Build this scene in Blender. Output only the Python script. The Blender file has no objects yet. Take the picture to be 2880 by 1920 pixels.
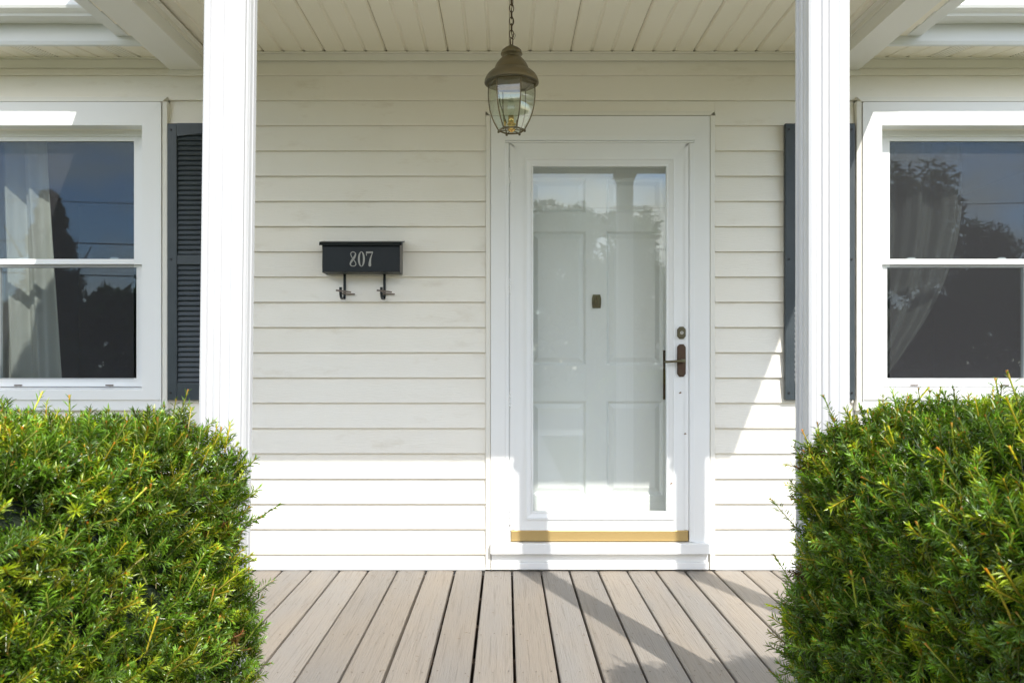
import bpy, math, random
import numpy as np
from mathutils import Vector, Matrix
R = math.radians
rnd = random.Random(7)
SC = bpy.context.scene
COL = SC.collection

# ------------------------------------------------------------------ camera, light, exposure
CAMY, CAMZ = -4.07, 1.048
cam_d = bpy.data.cameras.new('camera'); cam = bpy.data.objects.new('camera', cam_d); COL.objects.link(cam)
cam.location = (0, CAMY, CAMZ); cam.rotation_euler = (math.pi/2, 0, 0)
cam_d.sensor_width = 36; cam_d.lens = 28.0
cam_d.shift_x = 17/2880; cam_d.shift_y = 65/2880
cam_d.clip_start = 0.05; cam_d.clip_end = 600
cam_d.dof.use_dof = True; cam_d.dof.focus_distance = 3.3; cam_d.dof.aperture_fstop = 8.0
SC.camera = cam

SUN = Vector((-0.405, 1.0, -1.01)).normalized()          # direction the light travels
world = bpy.data.worlds.new('World'); SC.world = world; world.use_nodes = True
wn, wl = world.node_tree.nodes, world.node_tree.links
bg = wn['Background']; bg.inputs[1].default_value = 0.15
sky = wn.new('ShaderNodeTexSky'); sky.sky_type = 'NISHITA'; sky.sun_disc = False
sky.sun_elevation = math.asin(-SUN.z); sky.sun_rotation = math.atan2(-SUN.x, -SUN.y)
sky.air_density = 1.0; sky.dust_density = 0.35; sky.ozone_density = 1.8
tc = wn.new('ShaderNodeTexCoord'); mp = wn.new('ShaderNodeMapping'); mp.inputs['Scale'].default_value = (1, 1, 2.2); mp.inputs['Location'].default_value = (3.7, 1.9, .6)
nz = wn.new('ShaderNodeTexNoise'); nz.inputs['Scale'].default_value = 2.6; nz.inputs['Detail'].default_value = 9; nz.inputs['Roughness'].default_value = .58
cr = wn.new('ShaderNodeValToRGB'); cr.color_ramp.elements[0].position = .455; cr.color_ramp.elements[1].position = .59
mx = wn.new('ShaderNodeMix'); mx.data_type = 'RGBA'; mx.inputs['B'].default_value = (7.0, 6.6, 5.9, 1)
wl.new(tc.outputs['Generated'], mp.inputs['Vector']); wl.new(mp.outputs['Vector'], nz.inputs['Vector'])
wl.new(nz.outputs['Fac'], cr.inputs['Fac']); wl.new(cr.outputs['Color'], mx.inputs['Factor'])
wl.new(sky.outputs['Color'], mx.inputs['A']); wl.new(mx.outputs['Result'], bg.inputs['Color'])

sun_d = bpy.data.lights.new('sun', 'SUN'); sun_d.energy = 2.05; sun_d.angle = R(0.53); sun_d.color = (1, .955, .89)
sun = bpy.data.objects.new('sun', sun_d); COL.objects.link(sun); sun.location = (4, -10, 12)
sun.rotation_euler = SUN.to_track_quat('-Z', 'Y').to_euler()
vs = SC.view_settings; vs.view_transform = 'Standard'; vs.look = 'None'; vs.gamma = 1; vs.use_curve_mapping = False
vs.exposure = 1.38
SC.cycles.max_bounces = 10; SC.cycles.diffuse_bounces = 6; SC.cycles.glossy_bounces = 4; SC.cycles.transparent_max_bounces = 16

# ------------------------------------------------------------------ materials
MATS = {}
def mat(name, col, rough=.5, metal=0, var=0.0, vscale=3.0, vcol=None, bump=0.0, bscale=60.0, stretch=(1, 1, 1),
        objvar=0.0, spec=.5, stain=None, stretch_v=None, detail=5, coat=0):
    """Principled surface: base colour, low-frequency tone variation, optional stain colour and fine relief."""
    m = bpy.data.materials.new(name); m.use_nodes = True; n, l = m.node_tree.nodes, m.node_tree.links
    p = n['Principled BSDF']; p.inputs['Roughness'].default_value = rough; p.inputs['Metallic'].default_value = metal
    p.inputs['Specular IOR Level'].default_value = spec
    if coat: p.inputs['Coat Weight'].default_value = coat; p.inputs['Coat Roughness'].default_value = .2
    c = n.new('ShaderNodeRGB'); c.outputs[0].default_value = (*col, 1); out = c.outputs[0]
    t = n.new('ShaderNodeTexCoord')
    def noise(scale, st, det=4, rough_=.55):
        mpn = n.new('ShaderNodeMapping'); mpn.inputs['Scale'].default_value = st
        l.new(t.outputs['Object'], mpn.inputs['Vector'])
        if objvar:
            oi = n.new('ShaderNodeObjectInfo'); cm = n.new('ShaderNodeVectorMath'); cm.operation = 'SCALE'
            cm.inputs[0].default_value = (7.3, 3.1, 5.7); l.new(oi.outputs['Random'], cm.inputs['Scale'])
            l.new(cm.outputs[0], mpn.inputs['Location'])
        nn = n.new('ShaderNodeTexNoise'); nn.inputs['Scale'].default_value = scale; nn.inputs['Detail'].default_value = det
        nn.inputs['Roughness'].default_value = rough_
        l.new(mpn.outputs[0], nn.inputs['Vector']); return nn.outputs['Fac']
    def mixc(fac, a, bcol, lo, hi, amt):
        mr = n.new('ShaderNodeMapRange'); mr.inputs['From Min'].default_value = lo; mr.inputs['From Max'].default_value = hi
        mr.inputs['To Max'].default_value = amt; l.new(fac, mr.inputs['Value'])
        mm = n.new('ShaderNodeMix'); mm.data_type = 'RGBA'; l.new(mr.outputs[0], mm.inputs['Factor']); l.new(a, mm.inputs['A'])
        mm.inputs['B'].default_value = (*bcol, 1); return mm.outputs['Result']
    if var:
        vc = vcol or tuple(x*.55 for x in col)
        out = mixc(noise(vscale, stretch_v or (1, 1, 1), detail), out, vc, .38, .72, var)
    if stain:
        out = mixc(noise(stain[1], stain[4] if len(stain) > 4 else (1, 1, 1), 6, .65), out, stain[0], stain[2], stain[2]+.12, stain[3])
    if objvar:
        oi = n.new('ShaderNodeObjectInfo'); hs = n.new('ShaderNodeHueSaturation'); mr = n.new('ShaderNodeMapRange')
        mr.inputs['To Min'].default_value = 1-objvar; mr.inputs['To Max'].default_value = 1+objvar
        l.new(oi.outputs['Random'], mr.inputs['Value']); l.new(mr.outputs[0], hs.inputs['Value']); l.new(out, hs.inputs['Color']); out = hs.outputs[0]
    l.new(out, p.inputs['Base Color'])
    if bump:
        b = n.new('ShaderNodeBump'); b.inputs['Strength'].default_value = bump; b.inputs['Distance'].default_value = .004
        l.new(noise(bscale, stretch, 6), b.inputs['Height']); l.new(b.outputs[0], p.inputs['Normal'])
    MATS[name] = m; return m

vinyl = mat('siding_vinyl', (.86, .83, .75), .48, var=.14, vscale=1.6, vcol=(.64, .57, .43), bump=.30, bscale=22, stretch=(1, 8, 14), objvar=.018,
            stain=((.45, .36, .22), 3.2, .58, .20, (1.0, 1, 3)), stretch_v=(.6, 1, 2))
trim = mat('white_trim', (.84, .845, .83), .42, var=.06, vscale=2.5, vcol=(.66, .65, .60), bump=.05, bscale=8, stain=((.5, .45, .36), 9, .68, .18))
jch = mat('channel_vinyl', (.80, .78, .71), .45, var=.08, vscale=4, vcol=(.62, .56, .44))
colm = mat('column_aluminium', (.57, .57, .575), .38, var=.04, vscale=3, bump=.03, bscale=20)
ceil_m = mat('soffit_vinyl', (.86, .815, .70), .42, var=.10, vscale=1.5, vcol=(.66, .60, .47), bump=.03, bscale=12, stretch_v=(2, .6, 1))
beam_m = mat('beam_wrap', (.78, .775, .74), .45, var=.08, vscale=2.2, vcol=(.66, .62, .53), bump=.12, bscale=90)
door_m = mat('door_paint', (.80, .82, .80), .38, var=.05, vscale=2, bump=.04, bscale=30, stretch=(6, 1, .6))
frame_m = mat('window_vinyl', (.84, .85, .84), .35, var=.04, vscale=4)
deck_m = mat('deck_paint', (.305, .262, .213), .62, var=.8, vscale=1.7, vcol=(.255, .245, .232), bump=1.0, bscale=24, stretch=(8, .30, 3), objvar=.15,
             stain=((.14, .115, .09), 10, .54, .40, (10, .25, 1)), stretch_v=(2.2, .5, 1))
brass = mat('antique_brass', (.185, .145, .075), .45, .6, var=.75, vscale=9, vcol=(.11, .105, .075), bump=.15, bscale=60, stain=((.20, .25, .185), 16, .60, .6))
gold = mat('brass_sweep', (.50, .36, .15), .36, .4, var=.35, vscale=5, vcol=(.50, .33, .12), stretch_v=(.5, 1, 4), bump=.1, bscale=40, stretch=(.4, 1, 8), stain=((.30, .22, .12), 20, .66, .5, (.6, 1, 3)))
bright_brass = mat('bright_brass', (.72, .48, .16), .25, .95)
bronze = mat('aged_bronze', (.105, .062, .045), .38, .6, var=.5, vscale=30, vcol=(.13, .11, .06))
bronze2 = mat('worn_bronze', (.16, .145, .085), .38, .7, var=.5, vscale=30, vcol=(.09, .07, .05))
steel = mat('steel', (.6, .58, .55), .3, .9)
chain_m = mat('chain_metal', (.10, .065, .04), .45, .7, var=.4, vscale=40)
black_m = mat('mailbox_enamel', (.008, .0125, .0155), .34, var=.3, vscale=7, vcol=(.018, .02, .022), spec=.3, bump=.08, bscale=120, stain=((.10, .10, .10), 40, .70, .5))
black_edge = mat('pale_enamel', (.10, .09, .085), .45, var=.5, vscale=20, vcol=(.16, .14, .13))  # paler enamel for the mailbox side panel
strap_m = mat('strap_leather', (.19, .15, .12), .7, var=.5, vscale=30)
digit_m = mat('number_foil', (.36, .355, .32), .5, .2, var=.4, vscale=120, vcol=(.28, .28, .26))
slate = mat('shutter_paint', (.034, .046, .053), .42, var=.5, vscale=9, vcol=(.060, .072, .078), bump=.3, bscale=40, stretch=(3, 3, .5))
screw_m = mat('screw', (.02, .02, .022), .4, .3)
gutter_m = mat('gutter_aluminium', (.76, .77, .76), .34, var=.12, vscale=4, vcol=(.55, .54, .48), stain=((.12, .11, .09), 28, .70, .8))
fascia_m = mat('fascia_aluminium', (.72, .735, .73), .36, var=.1, vscale=1.5, vcol=(.6, .6, .55))
shingle = mat('asphalt_shingle', (.10, .095, .09), .9, var=.6, vscale=30, vcol=(.05, .05, .05), bump=.6, bscale=200)
concrete = mat('concrete', (.40, .38, .34), .85, var=.4, vscale=2, vcol=(.28, .26, .23), bump=.4, bscale=80)
asphalt = mat('asphalt', (.06, .06, .062), .9, var=.4, vscale=.8, bump=.4, bscale=80)
lawn_m = mat('lawn_grass', (.115, .120, .045), .95, var=.7, vscale=1.2, vcol=(.075, .085, .03), bump=.9, bscale=60)
soil = mat('mulch', (.07, .045, .03), .95, var=.6, vscale=20, bump=.9, bscale=90)
room_m = mat('room_wall', (.10, .095, .09), .8)
joist_m = mat('joist_wood', (.10, .065, .04), .85, var=.5, vscale=6)
wood_m = mat('bark', (.07, .052, .038), .9, var=.6, vscale=9, bump=.8, bscale=30, stretch=(2, 2, .5))
curtain_l = mat('curtain_white', (.74, .73, .66), .85, var=.05, bump=.1, bscale=300)
curtain_r = mat('curtain_grey', (.11, .11, .10), .9, var=.2, vscale=160, bump=.3, bscale=500)
core_m = mat('hedge_core', (.012, .022, .007), .95)  # near-black, shade inside the hedge put into the colour
bulb_m = mat('bulb_glass', (.75, .7, .6), .15)
wire_m = mat('cable', (.02, .02, .02), .6)
paint_mark = mat('road_paint', (.65, .5, .12), .7)
insect_m = mat('insect', (.05, .035, .025), .6)
leafscrap = mat('dry_leaf', (.20, .11, .05), .8)

def glassmat(name, tint, ior=1.5, rough=0.0, coat=(1, 1, 1)):
    m = bpy.data.materials.new(name); m.use_nodes = True; n, l = m.node_tree.nodes, m.node_tree.links
    n.remove(n['Principled BSDF']); o = n['Material Output']
    g = n.new('ShaderNodeNewGeometry'); mr = n.new('ShaderNodeMapRange')
    mr.inputs['To Min'].default_value = ior; mr.inputs['To Max'].default_value = 1/ior; l.new(g.outputs['Backfacing'], mr.inputs['Value'])
    f = n.new('ShaderNodeFresnel'); l.new(mr.outputs[0], f.inputs['IOR'])
    tr = n.new('ShaderNodeBsdfTransparent'); tr.inputs['Color'].default_value = (*tint, 1)
    gl = n.new('ShaderNodeBsdfGlossy'); gl.inputs['Roughness'].default_value = rough; gl.inputs['Color'].default_value = (*coat, 1)
    mm = n.new('ShaderNodeMixShader'); l.new(f.outputs[0], mm.inputs[0]); l.new(tr.outputs[0], mm.inputs[1]); l.new(gl.outputs[0], mm.inputs[2])
    l.new(mm.outputs[0], o.inputs['Surface']); MATS[name] = m; return m
storm_glass = glassmat('storm_glass', (.98, .985, .978), 1.57, 0.0, (.84, .93, 1.0))
win_glass = glassmat('window_glass', (.84, .87, .87), 1.60, 0.0, (.62, .80, 1.0))
lamp_glass = glassmat('lantern_glass', (.93, .955, .93), 1.65, .02)

def screenmat():
    m = bpy.data.materials.new('insect_screen'); m.use_nodes = True; n, l = m.node_tree.nodes, m.node_tree.links
    p = n['Principled BSDF']; p.inputs['Base Color'].default_value = (.06, .06, .065, 1); p.inputs['Roughness'].default_value = .7
    tr = n.new('ShaderNodeBsdfTransparent'); mm = n.new('ShaderNodeMixShader'); t = n.new('ShaderNodeTexCoord')
    w1 = n.new('ShaderNodeTexNoise'); w1.inputs['Scale'].default_value = 350; l.new(t.outputs['Object'], w1.inputs['Vector'])
    mr = n.new('ShaderNodeMapRange'); mr.inputs['To Min'].default_value = .22; mr.inputs['To Max'].default_value = .42; l.new(w1.outputs['Fac'], mr.inputs['Value'])
    l.new(mr.outputs[0], mm.inputs[0]); l.new(tr.outputs[0], mm.inputs[1]); l.new(p.outputs[0], mm.inputs[2])
    l.new(mm.outputs[0], n['Material Output'].inputs['Surface']); return m
screen_m = screenmat()

def leafmat(name, rough=.35, trans=.3, spec=.5):
    m = bpy.data.materials.new(name); m.use_nodes = True; n, l = m.node_tree.nodes, m.node_tree.links
    p = n['Principled BSDF']; p.inputs['Roughness'].default_value = rough; p.inputs['Specular IOR Level'].default_value = spec
    a = n.new('ShaderNodeAttribute'); a.attribute_name = 'col'; l.new(a.outputs['Color'], p.inputs['Base Color'])
    tl = n.new('ShaderNodeBsdfTranslucent'); g = n.new('ShaderNodeMix'); g.data_type = 'RGBA'; g.blend_type = 'MULTIPLY'; g.inputs['Factor'].default_value = 1
    g.inputs['B'].default_value = (1.5, 1.6, .5, 1); l.new(a.outputs['Color'], g.inputs['A']); l.new(g.outputs['Result'], tl.inputs['Color'])
    mm = n.new('ShaderNodeMixShader'); mm.inputs[0].default_value = trans; l.new(p.outputs[0], mm.inputs[1]); l.new(tl.outputs[0], mm.inputs[2])
    l.new(mm.outputs[0], n['Material Output'].inputs['Surface']); return m
yew_m = leafmat('yew_needles', .25, .24, .75)
leaf_m = leafmat('tree_leaves', .5, .35, .3)

# ------------------------------------------------------------------ mesh helpers
OFF = {}
def off(o): return OFF.get(o, Vector((0, 0, 0))) if o else Vector((0, 0, 0))
class MB:
    def __init__(s): s.v = []; s.f = []; s.sm = []
    def add(s, vs, fs, smooth=False):
        b = len(s.v); s.v += [tuple(p) for p in vs]; s.f += [tuple(i+b for i in q) for q in fs]; s.sm += [smooth]*len(fs); return s
    def box(s, x0, x1, y0, y1, z0, z1):
        vs = [(x, y, z) for z in (z0, z1) for y in (y0, y1) for x in (x0, x1)]
        return s.add(vs, [(0, 2, 3, 1), (4, 5, 7, 6), (0, 1, 5, 4), (2, 6, 7, 3), (0, 4, 6, 2), (1, 3, 7, 5)])
    def prism(s, prof, a0, a1, axis, smooth=False, caps=True):
        k = len(prof)
        def mk(p, a): return {'x': (a, p[0], p[1]), 'y': (p[0], a, p[1]), 'z': (p[0], p[1], a)}[axis]
        vs = [mk(p, a0) for p in prof]+[mk(p, a1) for p in prof]
        s.add(vs, [(i, (i+1) % k, k+(i+1) % k, k+i) for i in range(k)], smooth)
        if caps: s.f += [tuple(range(len(s.v)-2*k, len(s.v)-k)), tuple(range(len(s.v)-1, len(s.v)-k-1, -1))]; s.sm += [False, False]
        return s
    def lathe(s, prof, c, n=32, smooth=True, a0=0, a1=2*math.pi, sx=1, sy=1):
        k = len(prof); full = abs(a1-a0-2*math.pi) < 1e-6; m = n if full else n+1
        vs = [(c[0]+sx*r*math.cos(a0+(a1-a0)*j/n), c[1]+sy*r*math.sin(a0+(a1-a0)*j/n), c[2]+z) for j in range(m) for r, z in prof]
        fs = [(j*k+i, ((j+1) % m)*k+i, ((j+1) % m)*k+i+1, j*k+i+1) for j in range(n) for i in range(k-1)]
        return s.add(vs, fs, smooth)
    def tube(s, path, r, n=8, closed=False, smooth=True, caps=True):
        P = [Vector(p) for p in path]; m = len(P); rs = r if hasattr(r, '__len__') else [r]*m; vs = []; up = None
        for i, p in enumerate(P):
            t = (P[(i+1) % m]-P[i-1]) if closed else (P[min(i+1, m-1)]-P[max(i-1, 0)])
            t.normalize()
            if up is None: up = t.orthogonal().normalized()
            up = (up-t*up.dot(t)).normalized(); w = t.cross(up)
            vs += [p+up*rs[i]*math.cos(2*math.pi*j/n)+w*rs[i]*math.sin(2*math.pi*j/n) for j in range(n)]
        q = m if closed else m-1
        fs = [(i*n+j, i*n+(j+1) % n, ((i+1) % m)*n+(j+1) % n, ((i+1) % m)*n+j) for i in range(q) for j in range(n)]
        if caps and not closed: fs += [tuple(range(n-1, -1, -1)), tuple(range((m-1)*n, m*n))]
        return s.add(vs, fs, smooth)
    def ribbon(s, pts, widths, y0, y1):
        """flat glyph stroke in the x/z plane, from y0 (back) to y1 (front)"""
        P = [Vector((p[0], p[1])) for p in pts]; m = len(P); L, Rr = [], []
        for i, p in enumerate(P):
            t = P[min(i+1, m-1)]-P[max(i-1, 0)]; nrm = Vector((-t.y, t.x)).normalized()*widths[i]/2; L.append(p+nrm); Rr.append(p-nrm)
        for i in range(m-1):
            q = [L[i], L[i+1], Rr[i+1], Rr[i]]
            s.prism([(a.x, a.y) for a in q], y0, y1, 'y')
        return s
    def build(s, name, m, parent=None, bevel=0, seg=2, link=True):
        o_ = off(parent); me = bpy.data.meshes.new(name)
        me.from_pydata([(p[0]-o_.x, p[1]-o_.y, p[2]-o_.z) for p in s.v], [], s.f)
        me.polygons.foreach_set('use_smooth', s.sm); me.materials.append(m); me.validate()
        o = bpy.data.objects.new(name, me); COL.objects.link(o)
        if parent: o.parent = parent
        OFF[o] = o_
        if bevel:
            b = o.modifiers.new('edge', 'BEVEL'); b.width = bevel; b.segments = seg; b.limit_method = 'ANGLE'; b.angle_limit = R(40)
        return o
def tag(o, label=None, cat=None, group=None, kind=None):
    for k, v_ in (('label', label), ('category', cat), ('group', group), ('kind', kind)):
        if v_: o[k] = v_
    return o
def empty(name, loc, label, cat, group=None):
    e = bpy.data.objects.new(name, None); e.location = loc; e.empty_display_size = .1; COL.objects.link(e); OFF[e] = Vector(loc)
    return tag(e, label, cat, group)
def copy_tree(o, parent=None):
    c = o.copy(); COL.objects.link(c); c.parent = parent
    for ch in [x for x in o.children]: copy_tree(ch, c)
    return c
def box(name, m, parent, *a, bevel=0): return MB().box(*a).build(name, m, parent, bevel)

# ------------------------------------------------------------------ ground and surroundings
GZ = -0.46
tag(MB().add([(-260, -260, GZ), (260, -260, GZ), (260, 260, GZ), (-260, 260, GZ)], [(0, 1, 2, 3)]).build('lawn', lawn_m), 'mown green front lawn around the house', 'lawn', kind='structure')
tag(MB().box(-.62, .74, -12.5, -2.85, GZ-.1, GZ+.03).build('walkway', concrete, bevel=.01), 'grey concrete walkway leading up to the porch', 'walkway', kind='structure')
tag(MB().box(-120, 120, -21, -14, GZ-.2, GZ+.012).build('street', asphalt), 'dark asphalt street in front of the house', 'street', kind='structure')
tag(MB().box(-120, 120, -14, -12.5, GZ-.1, GZ+.035).build('sidewalk', concrete), 'pale concrete sidewalk along the street', 'sidewalk', kind='structure')
tag(MB().box(-5, -.66, -3.6, -2.05, GZ-.1, GZ+.02).box(.78, 5, -3.6, -2.05, GZ-.1, GZ+.02).build('planting_bed', soil), 'brown mulch bed under the hedges', 'flower bed', kind='structure')

# ------------------------------------------------------------------ the house
house = empty('house', (0, .1, GZ), 'white clapboard house front with wide white trim and two sash windows', 'house')
# openings  (x0,x1,z0,z1)
DOOR = (-.005, .957, .10, 2.20)
WL = (-2.736, -1.839, .90, 2.257)
WR = (1.900, 2.797, .90, 2.257)
HX = 4.6; TOP = 2.72
def wall_piece(*a): box('wall', vinyl, house, *a)
for a in ((-HX, WL[0], .02, .14, GZ+.3, TOP), (WL[1], DOOR[0], .02, .14, GZ+.3, TOP), (DOOR[1], WR[0], .02, .14, GZ+.3, TOP), (WR[1], HX, .02, .14, GZ+.3, TOP),
          (WL[0], WL[1], .02, .14, GZ+.3, WL[2]), (WL[0], WL[1], .02, .14, WL[3], TOP), (DOOR[0], DOOR[1], .02, .14, GZ+.3, DOOR[2]), (DOOR[0], DOOR[1], .02, .14, DOOR[3], TOP),
          (WR[0], WR[1], .02, .14, GZ+.3, WR[2]), (WR[0], WR[1], .02, .14, WR[3], TOP)):
    wall_piece(*a)
box('foundation', concrete, house, -HX, HX, .0, .2, GZ-.2, GZ+.3)
box('back_wall', vinyl, house, -HX, HX, 4.0, 4.15, GZ, TOP)
box('end_wall', vinyl, house, -HX, -HX+.1, .15, 3.99, GZ, TOP); box('end_wall', vinyl, house, HX-.1, HX, .15, 3.99, GZ, TOP)
# dark rooms behind the two windows
for x0, x1 in ((-3.9, -1.05), (1.35, 3.9)):
    m = MB().box(x0, x1, 3.2, 3.25, -.1, 2.5).box(x0-.05, x0, .15, 3.25, -.1, 2.5).box(x1, x1+.05, .15, 3.25, -.1, 2.5)
    m.box(x0, x1, .15, 3.2, -.15, -.1).box(x0, x1, .15, 3.2, 2.5, 2.55); m.build('interior_room', room_m, house)
# siding boards
P0, PITCH = .0833, .1283
def siding_segs(zb, zt):
    """x spans free of trim for a course from zb to zt"""
    cuts = [(-.101, 1.062, 0, 2.337), (WL[0]-.121, WL[1]+.121, .816, 2.40), (WR[0]-.124, WR[1]+.124, .816, 2.40)]
    xs = [(-HX, HX)]
    for c0, c1, z0, z1 in cuts:
        if zb < z1-.035 and zt > z0+.02:
            nx = []
            for a, b in xs:
                if c1 <= a or c0 >= b: nx.append((a, b))
                else:
                    if c0-a > .02: nx.append((a, c0))
                    if b-c1 > .02: nx.append((c1, b))
            xs = nx
    return xs
for k in range(-3, 21):
    zb = P0+k*PITCH; zt = zb+PITCH
    for a, b in siding_segs(zb, zt):
        aa, bb = a, b
        z0 = zb
        if k < 0 and aa < 2.0 and bb > -2.0:
            spans = [(aa, -2.06), (2.10, bb)] if k < -1 else [(aa, bb)]
        else: spans = [(aa, bb)]
        if k in (18, 19) and spans[0][0] < -.92 < spans[0][1]: spans = [(spans[0][0], -.912), (-.922, spans[0][1])]+spans[1:]
        for s0, s1 in spans:
            if s1-s0 < .03: continue
            if k == -1: z0 = .008; pr = [(-.0015, zt), (-.012, z0+.001), (-.0105, z0), (.012, z0), (.012, zt)]
            else: pr = [(-.0015, zt), (-.0165, z0+.0012), (-.015, z0), (.012, z0+.001), (.012, zt)]
            if s0 == -.922: pr = [(y_-(.0007 if y_ < 0 else 0), z_) for y_, z_ in pr]
            MB().prism(pr, s0+.003, s1-.003, 'x').build('siding_board', vinyl, house)
# cut courses over the door and under the windows
def cut_board(x0, x1, k, za, zb_):
    z0 = P0+k*PITCH; f = lambda z_: -.0015-.015*(1-(z_-z0)/PITCH)
    MB().prism([(f(zb_), zb_), (f(za), za), (.012, za), (.012, zb_)], x0, x1, 'x').build('siding_board', vinyl, house)
cut_board(-.1055, 1.0645, 17, 2.3365, P0+18*PITCH-.0005)
cut_board(WL[0]-.118, WL[1]+.118, 5, P0+5*PITCH, .8155); cut_board(WR[0]-.118, WR[1]+.118, 5, P0+5*PITCH, .8155)
# starter / base strip over the deck
MB().box(-2.0, -.105, -.016, -.0125, .004, .03).build('base_strip', trim, house)
MB().box(1.066, 2.05, -.016, -.0125, .004, .03).build('base_strip', trim, house)

def jchannel(x0, x1, z0, z1, w, parent, jy=-.027):
    """vinyl channel round an opening: two uprights and a mitred head, with a slim face and a return"""
    for xa, sgn in ((x0, 1), (x1, -1)):
        MB().prism([(xa, jy+.003), (xa+sgn*w, jy), (xa+sgn*w, jy+.02), (xa+sgn*(w-.003), .015), (xa, .015)], z0, z1-w, 'z').build('channel', jch, parent, .002)
    MB().add([(x0, jy+.003, z1), (x1, jy+.003, z1), (x1-w, jy, z1-w), (x0+w, jy, z1-w), (x0, .015, z1), (x1, .015, z1), (x1-w, .015, z1-w), (x0+w, .015, z1-w)],
             [(0, 3, 2, 1), (4, 5, 6, 7), (0, 1, 5, 4), (3, 7, 6, 2), (0, 4, 7, 3), (1, 2, 6, 5)]).build('channel', jch, parent, .0015)

def mitre_frame(outer, inner, y0, y1, names, m, parent, bottom=True, bevel=.0008, top=True):
    """four mitred boards between an outer and an inner rectangle (x0,x1,z0,z1), face at y0, back at y1"""
    ox0, ox1, oz0, oz1 = outer; ix0, ix1, iz0, iz1 = inner; g = .0013; res = []
    quads = [[(ox0, oz1), (ox1, oz1), (ix1, iz1), (ix0, iz1)], [(ox0, oz1-g), (ix0, iz1-g), (ix0, iz0), (ox0, oz0)], [(ox1, oz1-g), (ix1, iz1-g), (ix1, iz0), (ox1, oz0)]]
    nm = [names[0], names[1], names[1]]
    if bottom: quads.append([(ox0+g, oz0-g), (ox1-g, oz0-g), (ix1-g, iz0-g), (ix0+g, iz0-g)]); nm.append(names[2])
    for q, n_ in zip(quads, nm): res.append(MB().prism(q, y0, y1, 'y').build(n_, m, parent, bevel))
    return res

# ---- windows
def make_window(op, label):
    x0, x1, z0, z1 = op
    w = bpy.data.objects.new('window', None); COL.objects.link(w); w.parent = house
    w.location = Vector(((x0+x1)/2, 0, z0))-house.location; OFF[w] = Vector(((x0+x1)/2, 0, z0)); w['label'] = label
    mitre_frame((x0-.095, x1+.095, .868, 2.373), (x0, x1, .925, z1), -.045, .02, ('head_casing', 'side_casing', ''), trim, w, bottom=False)
    jchannel(x0-.124, x1+.124, .816, 2.403, .0250, w, -.040)
    # sill with sloping top, and apron
    MB().prism([(.10, .935), (-.043, .922), (-.043, .870), (-.034, .866), (-.034, .816), (.015, .816), (.015, .86), (.10, .86)], x0-.094, x1+.094, 'x').build('sill', trim, w, .002)
    # head reveal and jamb reveals
    MB().box(x0-.004, x1+.004, -.04, .10, z1+.0005, z1+.02).build('head_reveal', trim, w)
    for xa, xb in ((x0-.02, x0-.0005), (x1+.0005, x1+.02)): MB().box(xa, xb, -.035, .10, .936, z1).build('jamb_reveal', trim, w)
    # fixed vinyl frame
    fy = .052; gx0, gx1 = x0+.091, x1-.091
    mitre_frame((x0, x1, .937, z1), (x0+.040, x1-.040, .955, z1-.026), fy, .13, ('frame_head', 'frame_jamb', 'frame_sill'), frame_m, w)
    # upper sash
    mitre_frame((x0+.0405, x1-.0405, 1.570, z1-.0265), (gx0, gx1, 1.596, 2.207), fy+.012, .085, ('sash_rail', 'sash_stile', 'meeting_rail'), frame_m, w)
    # lower sash, set further in
    mitre_frame((x0+.0405, x1-.0405, .9555, 1.585), (gx0-.002, gx1+.002, .978, 1.556), fy+.035, .118, ('sash_rail', 'sash_stile', 'sash_rail'), frame_m, w)
    MB().box(gx0-.003, gx1+.003, .074, .078, 1.594, 2.209).build('pane', win_glass, w)
    MB().box(gx0-.004, gx1+.004, .100, .104, .976, 1.558).build('pane', win_glass, w)
    s_ = MB().add([(gx0-.001, fy+.008, .972), (gx1+.001, fy+.008, .972), (gx1+.001, fy+.008, 1.57), (gx0-.001, fy+.008, 1.57)], [(0, 1, 2, 3)])
    s_.add([(gx0-.001, fy+.0155, 1.594), (gx1+.001, fy+.0155, 1.594), (gx1+.001, fy+.0155, 2.209), (gx0-.001, fy+.0155, 2.209)], [(0, 1, 2, 3)])
    s_.build('insect_screen', screen_m, w)
    for fx in (.17, .83):
        lx = gx0+(gx1-gx0)*fx
        MB().box(lx-.033, lx+.033, .086, .10, 1.5855, 1.594).prism([(lx-.022, 1.594), (lx+.028, 1.594), (lx+.022, 1.606), (lx-.010, 1.606)], .087, .099, 'y').build('sash_lock', frame_m, w, .001)
        MB().box(lx-.02, lx+.02, fy-.004, fy+.02, .9385, .944).build('weep_slot', bronze, w)
    # nail heads at the mitres of the casing
    for sx in (x0-.03, x1+.03): MB().lathe([(0, 0), (.0028, 0)], (0, 0, 0), 8).build('nail', screw_m, w).matrix_local = Matrix.Translation(Vector((sx, -.0458, 2.297))-OFF[w]) @ Matrix.Rotation(R(90), 4, 'X')
    return w
make_window(WL, 'shaded sash window with a pale curtain, left of the door')
make_window(WR, 'sunlit sash window with a drawn-back dark curtain, right of the door')

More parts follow.
